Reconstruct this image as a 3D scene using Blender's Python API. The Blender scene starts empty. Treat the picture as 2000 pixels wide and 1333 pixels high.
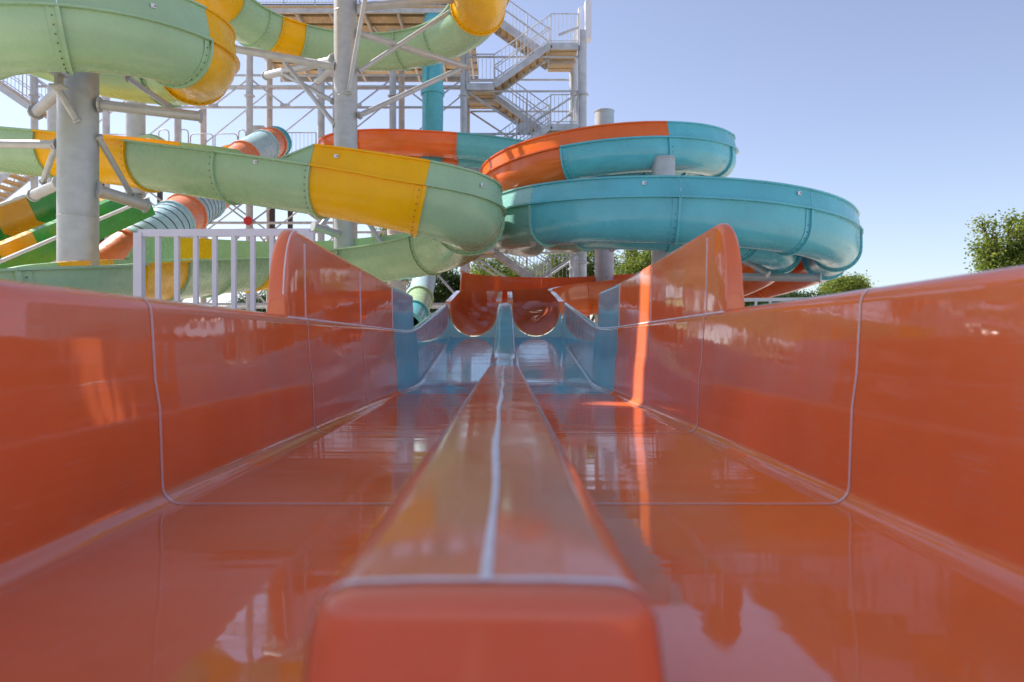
import bpy, math, random
from mathutils import Vector, Matrix

random.seed(7)
R = math.radians
SC = bpy.context.scene
COL = SC.collection

# ---------------------------------------------------------------- camera
F, CX, CY, CZ = 1400.0, 988.0, 670.0, 1.6
cam_d = bpy.data.cameras.new('camera')
cam = bpy.data.objects.new('camera', cam_d)
COL.objects.link(cam)
cam.location = (0, 0, CZ)
cam.rotation_euler = (R(90), 0, 0)
cam_d.sensor_width = 36
cam_d.lens = 36 * F / 2000
cam_d.shift_x = 0.006
cam_d.shift_y = 0.00175
cam_d.clip_start = 0.05
cam_d.clip_end = 3000
cam_d.dof.use_dof = True
cam_d.dof.focus_distance = 8.0
cam_d.dof.aperture_fstop = 2.3
SC.camera = cam

# ---------------------------------------------------------------- sky and sun
SUN_EL = R(47)
SUN_H = Vector((-0.88, 0.475, 0))            # horizontal direction towards the sun
SUN = Vector((SUN_H.x * math.cos(SUN_EL), SUN_H.y * math.cos(SUN_EL), math.sin(SUN_EL)))
w = bpy.data.worlds.new('World')
SC.world = w
w.use_nodes = True
nt = w.node_tree
sky = nt.nodes.new('ShaderNodeTexSky')
sky.sky_type = 'NISHITA'
sky.sun_disc = False
sky.sun_elevation = SUN_EL
sky.sun_rotation = math.atan2(SUN.x, SUN.y)
sky.air_density = 1.0
sky.dust_density = 0.6
sky.ozone_density = 3.0
bg = nt.nodes['Background']
hs = nt.nodes.new('ShaderNodeHueSaturation')
hs.inputs['Hue'].default_value = 0.514
hs.inputs['Saturation'].default_value = 0.78
nt.links.new(sky.outputs[0], hs.inputs['Color'])
nt.links.new(hs.outputs[0], bg.inputs[0])
bg.inputs[1].default_value = 0.105
sl = bpy.data.lights.new('sun', 'SUN')
sl.energy = 5.0
sl.angle = R(0.5)
sl.color = (1.0, 0.93, 0.83)
so = bpy.data.objects.new('sun', sl)
COL.objects.link(so)
so.rotation_euler = (-SUN).to_track_quat('-Z', 'Y').to_euler()

vs = SC.view_settings
vs.view_transform = 'Standard'
vs.look = 'None'
vs.gamma = 1
vs.use_curve_mapping = False
vs.exposure = 0.86
SC.cycles.use_denoising = True
SC.cycles.max_bounces = 10
SC.cycles.glossy_bounces = 6
SC.cycles.sample_clamp_indirect = 8


def P(px, py, d):
    return Vector(((px - CX) / F * d, d, CZ + (CY - py) / F * d))


# ---------------------------------------------------------------- materials
def principled(name):
    m = bpy.data.materials.new(name)
    m.use_nodes = True
    return m, m.node_tree, m.node_tree.nodes['Principled BSDF']


def noise(nt, scale, detail=3, vec=None, stretch=None):
    n = nt.nodes.new('ShaderNodeTexNoise')
    n.inputs['Scale'].default_value = scale
    n.inputs['Detail'].default_value = detail
    tc = nt.nodes.new('ShaderNodeTexCoord')
    src = tc.outputs['Object']
    if stretch:
        mp = nt.nodes.new('ShaderNodeMapping')
        mp.inputs['Scale'].default_value = stretch
        nt.links.new(src, mp.inputs[0])
        src = mp.outputs[0]
    nt.links.new(src, n.inputs['Vector'])
    return n


def ramp(nt, fac, a, b, p0=0.3, p1=0.7):
    r = nt.nodes.new('ShaderNodeValToRGB')
    r.color_ramp.elements[0].position = p0
    r.color_ramp.elements[1].position = p1
    r.color_ramp.elements[0].color = (*a, 1)
    r.color_ramp.elements[1].color = (*b, 1)
    nt.links.new(fac, r.inputs[0])
    return r


def bump(nt, bs, h, strength, dist, nrm=None):
    b = nt.nodes.new('ShaderNodeBump')
    b.inputs['Strength'].default_value = strength
    b.inputs['Distance'].default_value = dist
    nt.links.new(h, b.inputs['Height'])
    if nrm:
        nt.links.new(nrm, b.inputs['Normal'])
    nt.links.new(b.outputs[0], bs.inputs['Normal'])
    return b.outputs[0]


def scale3(c, k):
    return tuple(min(1, x * k) for x in c)


def gelcoat(name, col, rough=0.08, wave=0.004, wscale=3.0, stretch=None, var=0.1, streak=False, ior=1.5, worn=False):
    m, nt, bs = principled(name)
    n = noise(nt, 1.7, 5)
    rp = ramp(nt, n.outputs[0], scale3(col, 1 - var), scale3(col, 1 + var))
    # light dusty film in patches
    n2 = noise(nt, 9, 6, stretch=(1, 1, 0.25) if streak else None)
    mx = nt.nodes.new('ShaderNodeMixRGB')
    f = ramp(nt, n2.outputs[0], (0, 0, 0), (0.06, 0.06, 0.06), 0.5, 0.8)
    nt.links.new(f.outputs[0], mx.inputs[0])
    nt.links.new(rp.outputs[0], mx.inputs[1])
    mx.inputs[2].default_value = (*[0.6 * c + 0.15 for c in col], 1)
    nt.links.new(mx.outputs[0], bs.inputs['Base Color'])
    if worn:
        # fine scratches along the run and a thin chalky haze in patches
        n5 = noise(nt, 40, 3, stretch=(5.0, 0.16, 5.0))
        f5 = ramp(nt, n5.outputs[0], (0, 0, 0), (0.16, 0.16, 0.16), 0.60, 0.72)
        n6 = noise(nt, 2.6, 7)
        f6 = ramp(nt, n6.outputs[0], (0, 0, 0), (0.10, 0.10, 0.10), 0.45, 0.75)
        ad = nt.nodes.new('ShaderNodeMixRGB')
        ad.blend_type = 'ADD'
        ad.inputs[0].default_value = 1
        nt.links.new(f5.outputs[0], ad.inputs[1])
        nt.links.new(f6.outputs[0], ad.inputs[2])
        m5 = nt.nodes.new('ShaderNodeMixRGB')
        nt.links.new(ad.outputs[0], m5.inputs[0])
        nt.links.new(mx.outputs[0], m5.inputs[1])
        m5.inputs[2].default_value = (0.72, 0.52, 0.46, 1)
        nt.links.new(m5.outputs[0], bs.inputs['Base Color'])
    if rough > 0.15 and not worn:
        n4 = noise(nt, 2.2, 6, stretch=(3.2, 3.2, 0.35))
        f4 = ramp(nt, n4.outputs[0], (0, 0, 0), (0.12, 0.12, 0.12), 0.5, 0.8)
        m4 = nt.nodes.new('ShaderNodeMixRGB')
        nt.links.new(f4.outputs[0], m4.inputs[0])
        nt.links.new(mx.outputs[0], m4.inputs[1])
        m4.inputs[2].default_value = (*[0.75 * c + 0.08 for c in col], 1)
        nt.links.new(m4.outputs[0], bs.inputs['Base Color'])
    rr = ramp(nt, n2.outputs[0], (rough * 0.7,) * 3, (rough * 1.8 + 0.02,) * 3, 0.35, 0.8)
    nt.links.new(rr.outputs[0], bs.inputs['Roughness'])
    bs.inputs['IOR'].default_value = ior
    if wave:
        n3 = noise(nt, wscale, 2, stretch=stretch)
        bump(nt, bs, n3.outputs[0], 1.0, wave)
    return m


ORANGE = (0.87, 0.195, 0.058)
BLUE = (0.115, 0.48, 0.57)
MINT = (0.35, 0.53, 0.33)
YELLOW = (0.88, 0.46, 0.001)
M = {}
M['orange'] = gelcoat('orange gelcoat', ORANGE, 0.05, 0.0035, 1.6, (0.5, 1.4, 1.0), 0.07, ior=1.6, worn=True)
M['orange_floor'] = gelcoat('orange floor gelcoat', ORANGE, 0.045, 0.0018, 2.2, (0.35, 3.0, 1.0), 0.07, ior=1.65, worn=True)
M['divider'] = gelcoat('dull orange divider', (0.82, 0.24, 0.11), 0.11, 0.0012, 2.2, (0.6, 2.0, 1.0), 0.09, ior=1.55, worn=True)
M['salmon'] = gelcoat('faded salmon tube', (0.75, 0.24, 0.12), 0.25, 0.0, 1, None, 0.08)
M['blue_floor'] = gelcoat('blue floor gelcoat', (0.21, 0.49, 0.57), 0.06, 0.002, 2.2, (0.35, 3.0, 1.0), 0.08, ior=1.75)
M['orange_out'] = gelcoat('orange flume', (0.80, 0.15, 0.022), 0.17, 0.004, 1.5, None, 0.10)
M['blue_out'] = gelcoat('blue flume', BLUE, 0.2, 0.004, 1.5, None, 0.10)
M['mint_out'] = gelcoat('mint flume', MINT, 0.24, 0.004, 1.5, None, 0.06, ior=1.4)
M['yellow_out'] = gelcoat('yellow flume', YELLOW, 0.24, 0.004, 1.5, None, 0.06, ior=1.33)
M['teal_out'] = gelcoat('pale teal flume', (0.25, 0.52, 0.46), 0.2, 0.004, 1.5, None, 0.06)
M['lightblue'] = gelcoat('light blue tube', (0.40, 0.60, 0.69), 0.25, 0.0, 1, None, 0.08)
M['green'] = gelcoat('green lane', (0.045, 0.30, 0.05), 0.2, 0.002, 2, None, 0.12)
M['yellow_lane'] = gelcoat('yellow lane', (0.75, 0.36, 0.01), 0.2, 0.002, 2, None, 0.08)
M['red'] = gelcoat('red warning disc', (0.6, 0.03, 0.03), 0.4, 0.0)


def flat(name, col, rough=0.5, metal=0.0, var=0.12, scale=6, bmp=0.0, bscale=30, stretch=None):
    m, nt, bs = principled(name)
    n = noise(nt, scale, 6, stretch=stretch)
    rp = ramp(nt, n.outputs[0], scale3(col, 1 - var), scale3(col, 1 + var))
    nt.links.new(rp.outputs[0], bs.inputs['Base Color'])
    bs.inputs['Roughness'].default_value = rough
    bs.inputs['Metallic'].default_value = metal
    if bmp:
        n2 = noise(nt, bscale, 4)
        bump(nt, bs, n2.outputs[0], 0.6, bmp)
    return m


M['sealant'] = flat('pale joint sealant', (0.88, 0.86, 0.88), 0.3, 0, 0.10, 14)
M['galv'] = flat('galvanised steel', (0.47, 0.475, 0.49), 0.45, 0.3, 0.09, 3, 0.0006, 18, (1.5, 1.5, 2.2))
M['steel'] = flat('tower steel', (0.50, 0.51, 0.55), 0.5, 0.2, 0.16, 4)
M['tan_steel'] = flat('dusty tower steel', (0.52, 0.46, 0.42), 0.6, 0.1, 0.16, 4)
M['dark_steel'] = flat('dark steel', (0.06, 0.06, 0.07), 0.5, 0.2)
M['bolt'] = flat('bolt heads', (0.09, 0.11, 0.10), 0.5, 0.3)
M['white'] = flat('white paint', (0.72, 0.72, 0.78), 0.35, 0, 0.04)
M['plank'] = flat('timber decking', (0.52, 0.36, 0.20), 0.7, 0, 0.18, 3, 0.001, 40, (6, 1, 1))
M['ground'] = flat('sandy paving', (0.52, 0.46, 0.38), 0.9, 0, 0.15, 0.6, 0.004, 8)
M['rubber'] = flat('dark band', (0.02, 0.03, 0.06), 0.6)
M['bark'] = flat('bark', (0.10, 0.075, 0.055), 0.9, 0, 0.3, 8, 0.01, 20)
M['added_shade'] = flat('canopy sheet', (0.75, 0.75, 0.74), 0.6)  # for the added unseen roof, pale so it bounces light


def leaf_mat(name, a, b):
    m, nt, bs = principled(name)
    n = noise(nt, 1.3, 4)
    rp = ramp(nt, n.outputs[0], a, b, 0.35, 0.65)
    nt.links.new(rp.outputs[0], bs.inputs['Base Color'])
    bs.inputs['Roughness'].default_value = 0.55
    tr = nt.nodes.new('ShaderNodeBsdfTranslucent')
    nt.links.new(rp.outputs[0], tr.inputs[0])
    mx = nt.nodes.new('ShaderNodeMixShader')
    mx.inputs[0].default_value = 0.6
    nt.links.new(bs.outputs[0], mx.inputs[1])
    nt.links.new(tr.outputs[0], mx.inputs[2])
    nt.links.new(mx.outputs[0], nt.nodes['Material Output'].inputs[0])
    return m


M['leaf'] = leaf_mat('leaves', (0.10, 0.155, 0.022), (0.26, 0.31, 0.055))
M['leaf2'] = leaf_mat('dark leaves', (0.025, 0.055, 0.02), (0.07, 0.12, 0.03))


# ---------------------------------------------------------------- mesh helpers
class MB:
    def __init__(s):
        s.v, s.f, s.mi = [], [], []

    def add(s, verts, faces):
        o = len(s.v)
        s.v += [tuple(v) for v in verts]
        s.f += [tuple(i + o for i in f) for f in faces]
        return s

    def box(s, c, size, mat3=None):
        hx, hy, hz = size[0] / 2, size[1] / 2, size[2] / 2
        vs = [Vector((x, y, z)) for x in (-hx, hx) for y in (-hy, hy) for z in (-hz, hz)]
        if mat3 is not None:
            vs = [mat3 @ v for v in vs]
        c = Vector(c)
        s.add([v + c for v in vs], [(0, 1, 3, 2), (4, 6, 7, 5), (0, 4, 5, 1), (2, 3, 7, 6), (0, 2, 6, 4), (1, 5, 7, 3)])
        return s

    def bar(s, a, b, wd, ht, up=Vector((0, 0, 1))):
        a, b = Vector(a), Vector(b)
        t = (b - a)
        L = t.length
        t.normalize()
        if abs(t.dot(up)) > 0.99:
            up = Vector((0, 1, 0))
        x = t.cross(up).normalized()
        z = x.cross(t)
        m = Matrix((x, t, z)).transposed()
        return s.box((a + b) / 2, (wd, L, ht), m)

    def tube(s, pts, r, n=12, cap=True):
        pts = [Vector(p) for p in pts]
        rs = r if isinstance(r, (list, tuple)) else [r] * len(pts)
        rings = []
        x = None
        for i, p in enumerate(pts):
            t = (pts[min(i + 1, len(pts) - 1)] - pts[max(i - 1, 0)]).normalized()
            if x is None:
                ref = Vector((0, 0, 1)) if abs(t.z) < 0.9 else Vector((1, 0, 0))
                x = t.cross(ref).normalized()
            else:
                x = (x - t * x.dot(t)).normalized()
            y = t.cross(x)
            rings.append([p + rs[i] * (x * math.cos(2 * math.pi * k / n) + y * math.sin(2 * math.pi * k / n)) for k in range(n)])
        return s.loft(rings, cap)

    def loft(s, rings, cap=True):
        n = len(rings[0])
        vs = [v for r in rings for v in r]
        fs = []
        for i in range(len(rings) - 1):
            for k in range(n):
                k2 = (k + 1) % n
                fs.append((i * n + k, i * n + k2, (i + 1) * n + k2, (i + 1) * n + k))
        if cap:
            fs.append(tuple(reversed(range(n))))
            fs.append(tuple(range((len(rings) - 1) * n, len(rings) * n)))
        return s.add(vs, fs)

    def build(s, name, mat, parent=None, smooth=True, angle=35, origin=None):
        me = bpy.data.meshes.new(name)
        o0 = Vector(origin) if origin is not None else None
        vs = [tuple(Vector(v) - o0) for v in s.v] if o0 is not None else s.v
        me.from_pydata(vs, [], s.f)
        me.materials.append(M[mat] if isinstance(mat, str) else mat)
        import bmesh
        b = bmesh.new()
        b.from_mesh(me)
        bmesh.ops.recalc_face_normals(b, faces=b.faces)
        b.to_mesh(me)
        b.free()
        if smooth:
            me.polygons.foreach_set('use_smooth', [True] * len(me.polygons))
            me.set_sharp_from_angle(angle=R(angle))
        o = bpy.data.objects.new(name, me)
        COL.objects.link(o)
        if o0 is not None:
            o.location = o0
        if parent:
            o.parent = parent
        return o


def empty(name, label, cat, group=None):
    o = bpy.data.objects.new(name, None)
    COL.objects.link(o)
    return tag(o, label, cat, group)


def tag(o, label, cat, group=None):
    o['label'] = label
    o['category'] = cat
    if group:
        o['group'] = group
    return o


def share(name, me, parent, loc=(0, 0, 0), rot=None):
    o = bpy.data.objects.new(name, me)
    COL.objects.link(o)
    o.location = loc
    if rot is not None:
        o.rotation_euler = rot
    o.parent = parent
    return o


def lerp(a, b, t):
    return a + (b - a) * t


# ---------------------------------------------------------------- ground
g = MB().add([(-900, -60, 0), (900, -60, 0), (900, 1500, 0), (-900, 1500, 0)], [(0, 1, 2, 3)]).build('ground', 'ground')
g['kind'] = 'structure'

# ---------------------------------------------------------------- racing slide (the double trough around the camera)
ZF = 1.10          # floor level of the flat run
YM = 13.2          # where the two half pipes come in
slide = empty('double_lane_slide', 'wide glossy orange double trough slide with low centre divider and blue ramp', 'water slide')


SLOPE = 0.121


def zoff(y):
    if y < 7.6:
        return 0.0
    if y < 8.9:
        return SLOPE * (y - 7.6) ** 2 / (2 * 1.3)
    return SLOPE * 0.65 + SLOPE * (y - 8.9)


def up_ramp(y):
    return max(0.0, min(1.0, (y - 8.4) / (YM - 8.4)))


def narrow(y):
    """the trough draws in where the ramp begins"""
    t = max(0.0, min(1.0, (y - 7.05) / 1.5))
    return 1 - 0.045 * t * t * (3 - 2 * t)


ZW = {-1: 0.645, 1: 0.672}     # wall height over the floor
XW = 1.10


def lane_inner(side):
    zw = ZW[side]
    pts = [(1.20, -0.02), (1.20, zw - 0.05)]
    for k in range(1, 7):
        a = math.pi * k / 7
        pts.append((1.15 + 0.05 * math.cos(a), zw - 0.05 + 0.05 * math.sin(a)))
    pts.append((XW, zw - 0.05))
    pts.append((XW - 0.012, zw * 0.6))
    pts.append((XW - 0.026, 0.3))
    rf = 0.06
    xb = XW - 0.035
    for k in range(0, 8):
        a = math.pi / 2 * k / 7
        pts.append((xb - rf + rf * math.cos(a), rf - rf * math.sin(a)))
    for x in (0.85, 0.7, 0.55, 0.4, 0.28):
        pts.append((x, 0.0))
    pts.append((0.10, 0.0))
    return [(side * x, z) for x, z in pts]


def lane_loop(side):
    p = lane_inner(side)
    return p + [(side * 0.10, -0.04), (side * 1.16, -0.04)]


def yslices(a, b, step):
    n = max(1, int(math.ceil((b - a) / step)))
    return [a + (b - a) * i / n for i in range(n + 1)]


def sweep_y(loop, ys, mb=None):
    mb = mb or MB()
    rings = [[Vector((x * narrow(y), y, ZF + zoff(y) + z * (1 - 0.04 * up_ramp(y)))) for x, z in loop] for y in ys]
    return mb.loft(rings)


JY = [-9.0, -6.0, -3.0, -1.3, 0.45, 2.22, 3.98, 5.50, 7.05, 8.45, 10.0, 11.6, YM]
for side in (-1, 1):
    for a, b in zip(JY[:-1], JY[1:]):
        mat = 'orange_floor' if b < 7.1 else 'blue_floor'
        sweep_y(lane_loop(side), yslices(a + 0.002, b - 0.002, 0.15 if a > 7 else 0.5)).build('trough_panel', mat, slide)
    inner = lane_inner(side)[2:]
    # sealant beads over the joints, following the inside of the trough
    for yj in JY[1:-1]:
        hw = 0.004
        loop_o = []
        q = inner
        rings = []
        for dy in (-hw, hw):
            ring = []
            for i, (x, z) in enumerate(q):
                x0, z0 = q[max(i - 1, 0)]
                x1, z1 = q[min(i + 1, len(q) - 1)]
                tx, tz = x1 - x0, z1 - z0
                L = math.hypot(tx, tz)
                nx, nz = (tz / L, -tx / L) if side > 0 else (-tz / L, tx / L)
                # inward normal: towards channel axis / up
                if nx * side > 0 and abs(nz) < 0.9 and i > 6:
                    nx, nz = -nx, -nz
                if i > 8 and nz < -0.1:
                    nx, nz = -nx, -nz
                ring.append((x + nx * 0.0022, z + nz * 0.0022))
            rings.append([Vector((x * narrow(yj + dy), yj + dy, ZF + zoff(yj + dy) + z * (1 - 0.04 * up_ramp(yj)))) for x, z in ring])
        mb = MB()
        n = len(rings[0])
        mb.add(rings[0] + rings[1], [(i, i + 1, n + i + 1, n + i) for i in range(n - 1)])
        mb.build('joint_bead', 'sealant', slide)

# centre divider
XD = -0.02


def hdiv(y):
    if y < 9.0:
        return 0.275
    t = min(1, (y - 9.0) / 4.1)
    t = 0.25 * t + 0.75 * (t * t * (3 - 2 * t))
    return 0.275 + t * 0.36


def div_loop(h, inset=0.0, hw=0.16):
    r = 0.042
    p = [(hw + 0.055, 0.002), (hw + 0.027, 0.012), (hw + 0.018, 0.04), (hw + 0.008, h * 0.6)]
    for k in range(0, 6):
        a = math.pi / 2 * k / 5
        p.append((hw - r + r * math.cos(a), h - r + r * math.sin(a)))
    p += [(0.06, h + 0.002)]
    full = p + [(-x, z) for x, z in reversed(p)]
    out = []
    for x, z in full:
        k = 1 - inset / 0.16
        out.append((x * k, z - (inset if z > 0.05 else 0) * (z / h)))
    return out


def divider(a, b, mat, nose=False, step=0.25):
    rings = []
    if nose:
        for k in range(6, 0, -1):
            an = math.pi / 2 * k / 6
            rings.append([Vector((XD + x, a - 0.026 * math.sin(an), ZF + z)) for x, z in div_loop(0.275, 0.026 * (1 - math.cos(an)))])
    for y in yslices(a + (0 if nose else 0.0015), b - 0.0015, step):
        hw = 0.16 if y < 7 else 0.16 - 0.03 * min(1, (y - 7) / 6)
        rings.append([Vector((XD + x, y, ZF + zoff(y) + z)) for x, z in div_loop(hdiv(y), 0, hw)])
    MB().loft(rings).build('divider_panel', mat, slide)


divider(0.665, 3.98, 'divider', True)
divider(3.98, 7.05, 'divider')
divider(7.05, 9.0, 'blue_floor', step=0.12)
divider(9.0, YM + 0.02, 'blue_floor', step=0.12)


def flat_strip(pts, width, name, mat, lift=0.0022):
    mb = MB()
    vsx = []
    for i, (x, y, z) in enumerate(pts):
        ww = width[i] if isinstance(width, list) else width
        vsx += [(x - ww / 2, y, z + lift * 0.2), (x - ww / 4, y, z + lift), (x + ww / 4, y, z + lift), (x + ww / 2, y, z + lift * 0.2)]
    fs = []
    for i in range(len(pts) - 1):
        for k in range(3):
            fs.append((4 * i + k, 4 * i + k + 1, 4 * i + k + 5, 4 * i + k + 4))
    mb.add(vsx, fs)
    return mb.build(name, mat, slide)


ys = yslices(0.672, 7.0, 0.09)
flat_strip([(XD + 0.003 * math.sin(y * 2.1) + 0.002 * math.sin(7 * y), y, ZF + 0.2775) for y in ys],
           [0.013 + 0.003 * math.sin(5 * y) for y in ys], 'joint_bead', 'sealant')
for yj in (0.668, 3.98, 7.05):
    ring = div_loop(0.2772, 0, 0.1612)
    mb = MB()
    n = len(ring)
    mb.add([(XD + x, yj - 0.005, ZF + z + 0.001) for x, z in ring] + [(XD + x, yj + 0.005, ZF + z + 0.001) for x, z in ring],
           [(i, i + 1, n + i + 1, n + i) for i in range(n - 1)])
    mb.build('joint_bead', 'sealant', slide)

# tall side fins standing on the trough walls
ZT = {-1: 2.18 - ZF, 1: 2.213 - ZF}


NL = 0.22


def fin_top(side, y):
    zw, zt = ZW[side], ZT[side]
    if y < 3.86:
        t = max(0.0, 1 - ((3.86 - y) / NL) ** 2.4)
        return zw + (zt + 0.028 - zw) * t ** 0.42
    return zt + 0.028 - 0.012 * (y - 3.86)


def fin(side, a, b, mat):
    zw = ZW[side]
    ys = []
    if a < 3.9:
        ys = [3.86 - NL * math.sin(math.pi / 2 * (1 - k / 14)) for k in range(14)]
        ys[0] += 0.004
        ys += yslices(3.86, b - 0.002, 0.06)
    else:
        ys = yslices(a + 0.002, b - 0.002, 0.2)
    rings = []
    for y in ys:
        zb = zw + zoff(y) - 0.03
        top = max(fin_top(side, y), zb + 0.04)
        h = top - zb
        th_t, th_b = 0.075, 0.10
        rt = min(0.034, h * 0.3)
        # outward flare of the nose
        fl = 0.012 * max(0, (3.90 - y) / 0.38) ** 2 if y < 3.9 else 0
        loop = [(XW + 0.012 + fl, zb), (XW + 0.022 + fl, top - rt)]
        for k in range(1, 5):
            an = math.pi / 2 * k / 5
            loop.append((XW + 0.022 + fl + rt * (1 - math.cos(an)), top - rt + rt * math.sin(an)))
        loop += [(XW + 0.022 + fl + rt + 0.01, top)]
        xo = XW + 0.022 + th_t + fl
        for k in range(4, 0, -1):
            an = math.pi / 2 * k / 5
            loop.append((xo - rt * (1 - math.cos(an)), top - rt + rt * math.sin(an)))
        loop += [(xo + 0.004, top - rt), (XW + th_b + 0.012 + fl, zb)]
        rings.append([Vector((side * (x - XW * (1 - narrow(y))), y, ZF + z)) for x, z in loop])
    MB().loft(rings).build('fin_panel', mat, slide, angle=45)


for side in (-1, 1):
    fin(side, 3.5, 3.98, 'orange')
    fin(side, 3.98, 5.5, 'orange')
    fin(side, 5.5, 7.05, 'orange')
    fin(side, 7.05, 8.3, 'blue_floor')
    # beads on the fin joints and along its foot
    for yj in (3.98, 5.5, 7.05):
        zb = ZF + ZW[side] + zoff(yj)
        zt = ZF + ZT[side]
        mb = MB()
        mb.box((side * (XW + 0.016), yj, (zb + zt) / 2 - 0.02), (0.008, 0.009, zt - zb - 0.02),
               Matrix.Rotation(side * 0.018, 3, 'Y'))
        mb.build('joint_bead', 'sealant', slide)
    ys = yslices(3.66, 8.3, 0.12)
    MB().tube([(side * (XW * narrow(y) + 0.012), y, ZF + ZW[side] + zoff(y) - 0.014) for y in ys], 0.007, 8).build('joint_bead', 'sealant', slide)
    mb = MB()
    pts = []
    for k in range(0, 15):
        y = 3.86 - NL * math.sin(math.pi / 2 * (1 - k / 14)) + 0.003
        fl = 0.012 * max(0, (3.90 - y) / 0.38) ** 2
        pts.append((side * (XW + 0.026 + fl), y, ZF + max(ZW[side], fin_top(side, y) - 0.008)))
    if side < 0:
        mb.tube(pts, 0.0035, 6).build('joint_bead', 'sealant', slide)

# blue end plates with the round cut-outs where the half pipes join
for xc in (XD - 0.575, XD + 0.575):
    r = 0.43
    zb = ZF + zoff(YM)
    x0, x1 = (xc - 0.43, xc + 0.46) if xc < 0 else (xc - 0.46, xc + 0.47)
    cz = zb + 0.445
    mb = MB()
    n = 24
    arc = [(xc + r * math.cos(math.pi + math.pi * k / n), cz + r * math.sin(math.pi + math.pi * k / n)) for k in range(n + 1)]
    outer = []
    for k in range(n + 1):
        a = math.pi + math.pi * k / n
        x, z = arc[k]
        dx, dz = math.cos(a), math.sin(a)
        t = 9
        if dx < -1e-4: t = min(t, (x0 - xc) / dx)
        if dx > 1e-4: t = min(t, (x1 - xc) / dx)
        if dz < -1e-4: t = min(t, (zb - 0.03 - cz) / dz)
        outer.append((xc + dx * t, cz + dz * t))
    for yy in (YM + 0.006, YM + 0.035):
        pass
    vsx = [(x, YM + 0.006, z) for x, z in arc] + [(x, YM + 0.006, z) for x, z in outer] + \
          [(x, YM + 0.04, z) for x, z in arc] + [(x, YM + 0.04, z) for x, z in outer]
    m_ = n + 1
    fs = []
    for k in range(n):
        fs += [(k, k + 1, m_ + k + 1, m_ + k), (2 * m_ + k, 3 * m_ + k, 3 * m_ + k + 1, 2 * m_ + k + 1),
               (k, 2 * m_ + k, 2 * m_ + k + 1, k + 1)]
    mb.add(vsx, fs)
    mb.build('end_plate', 'blue_floor', slide)

# steel legs under the trough
for y in (-8.0, -4.5, -1.0, 1.5, 4.6, 7.6, 10.0, 12.6):
    for sx in (-0.8, 0.8):
        MB().tube([(sx, y, 0), (sx, y, ZF + zoff(y) - 0.13)], 0.06, 10).build('leg', 'galv', slide)
    MB().bar((-1.1, y, ZF + zoff(y) - 0.09), (1.1, y, ZF + zoff(y) - 0.09), 0.08, 0.09).build('cross_beam', 'galv', slide)


# ---------------------------------------------------------------- flumes
def catmull(pts, step=0.12):
    pts = [Vector(p) for p in pts]
    out = []
    ext = [pts[0] * 2 - pts[1]] + pts + [pts[-1] * 2 - pts[-2]]
    for i in range(1, len(ext) - 2):
        p0, p1, p2, p3 = ext[i - 1:i + 3]
        n = max(2, int((p2 - p1).length / step))
        for k in range(n):
            t = k / n
            out.append(0.5 * ((2 * p1) + (p2 - p0) * t + (2 * p0 - 5 * p1 + 4 * p2 - p3) * t * t + (3 * p1 - p0 - 3 * p2 + p3) * t ** 3))
    out.append(ext[-2])
    return out


class Path:
    def __init__(s, pts, smooth=True):
        s.p = catmull(pts) if smooth else [Vector(p) for p in pts]
        s.d = [0.0]
        for a, b in zip(s.p[:-1], s.p[1:]):
            s.d.append(s.d[-1] + (b - a).length)
        s.L = s.d[-1]

    def at(s, d):
        d = max(0, min(s.L, d))
        lo, hi = 0, len(s.d) - 1
        while hi - lo > 1:
            m = (lo + hi) // 2
            if s.d[m] <= d: lo = m
            else: hi = m
        t = (d - s.d[lo]) / max(1e-9, s.d[hi] - s.d[lo])
        return s.p[lo].lerp(s.p[hi], t)

    def frame(s, d):
        p = s.at(d)
        T = (s.at(d + 0.15) - s.at(d - 0.15)).normalized()
        S = T.cross(Vector((0, 0, 1))).normalized()
        U = S.cross(T)
        return p, T, S, U

    def near(s, q):
        """arc length at the path point whose picture column is nearest, among a list"""
        q = Vector(q)
        best = min(range(len(s.p)), key=lambda i: (s.p[i] - q).length)
        return s.d[best]


def prof_trough(r, wall, th=0.03, lip=0.07, n=16):
    ri = r - th
    L = [(-r - lip, -0.035), (-r - lip, 0), (-ri, 0), (-ri, -wall)]
    L += [(-ri * math.cos(math.pi * k / n), -wall - ri * math.sin(math.pi * k / n)) for k in range(1, n)]
    L += [(ri, -wall), (ri, 0), (r + lip, 0), (r + lip, -0.035), (r, -0.035), (r, -wall - 0.001)]
    L += [(r * math.cos(math.pi * k / n), -wall - r * math.sin(math.pi * k / n)) for k in range(1, n)]
    L += [(-r, -wall - 0.001), (-r, -0.035)]
    return L


def prof_ring(r, wall, o0, o1, n=16, top=-0.04):
    out = [(r + o1, top), (r + o1, -wall)] + [((r + o1) * math.cos(math.pi * k / n), -wall - (r + o1) * math.sin(math.pi * k / n)) for k in range(1, n)] + [(-r - o1, -wall), (-r - o1, top)]
    inn = [(r + o0, top), (r + o0, -wall)] + [((r + o0) * math.cos(math.pi * k / n), -wall - (r + o0) * math.sin(math.pi * k / n)) for k in range(1, n)] + [(-r - o0, -wall), (-r - o0, top)]
    return out + inn[::-1]


def sweep(path, loop, d0, d1, step=0.25, mb=None):
    mb = mb or MB()
    rings = []
    for d in yslices(d0, d1, step):
        p, T, S, U = path.frame(d)
        lp = loop(d) if callable(loop) else loop
        rings.append([p + S * s + U * u for s, u in lp])
    return mb.loft(rings)


def side_loop(r, h, side, lean=0.06):
    L = [(r - 0.012, 0.002), (r - lean * 0.5, h * 0.5), (r - lean, h), (r - lean + 0.055, h), (r - lean + 0.055, h - 0.03), (r - lean + 0.022, h - 0.035),
         (r - lean * 0.5 + 0.022, h * 0.5), (r + 0.014, 0.002)]
    return [(side * s, u) for s, u in L]


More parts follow.
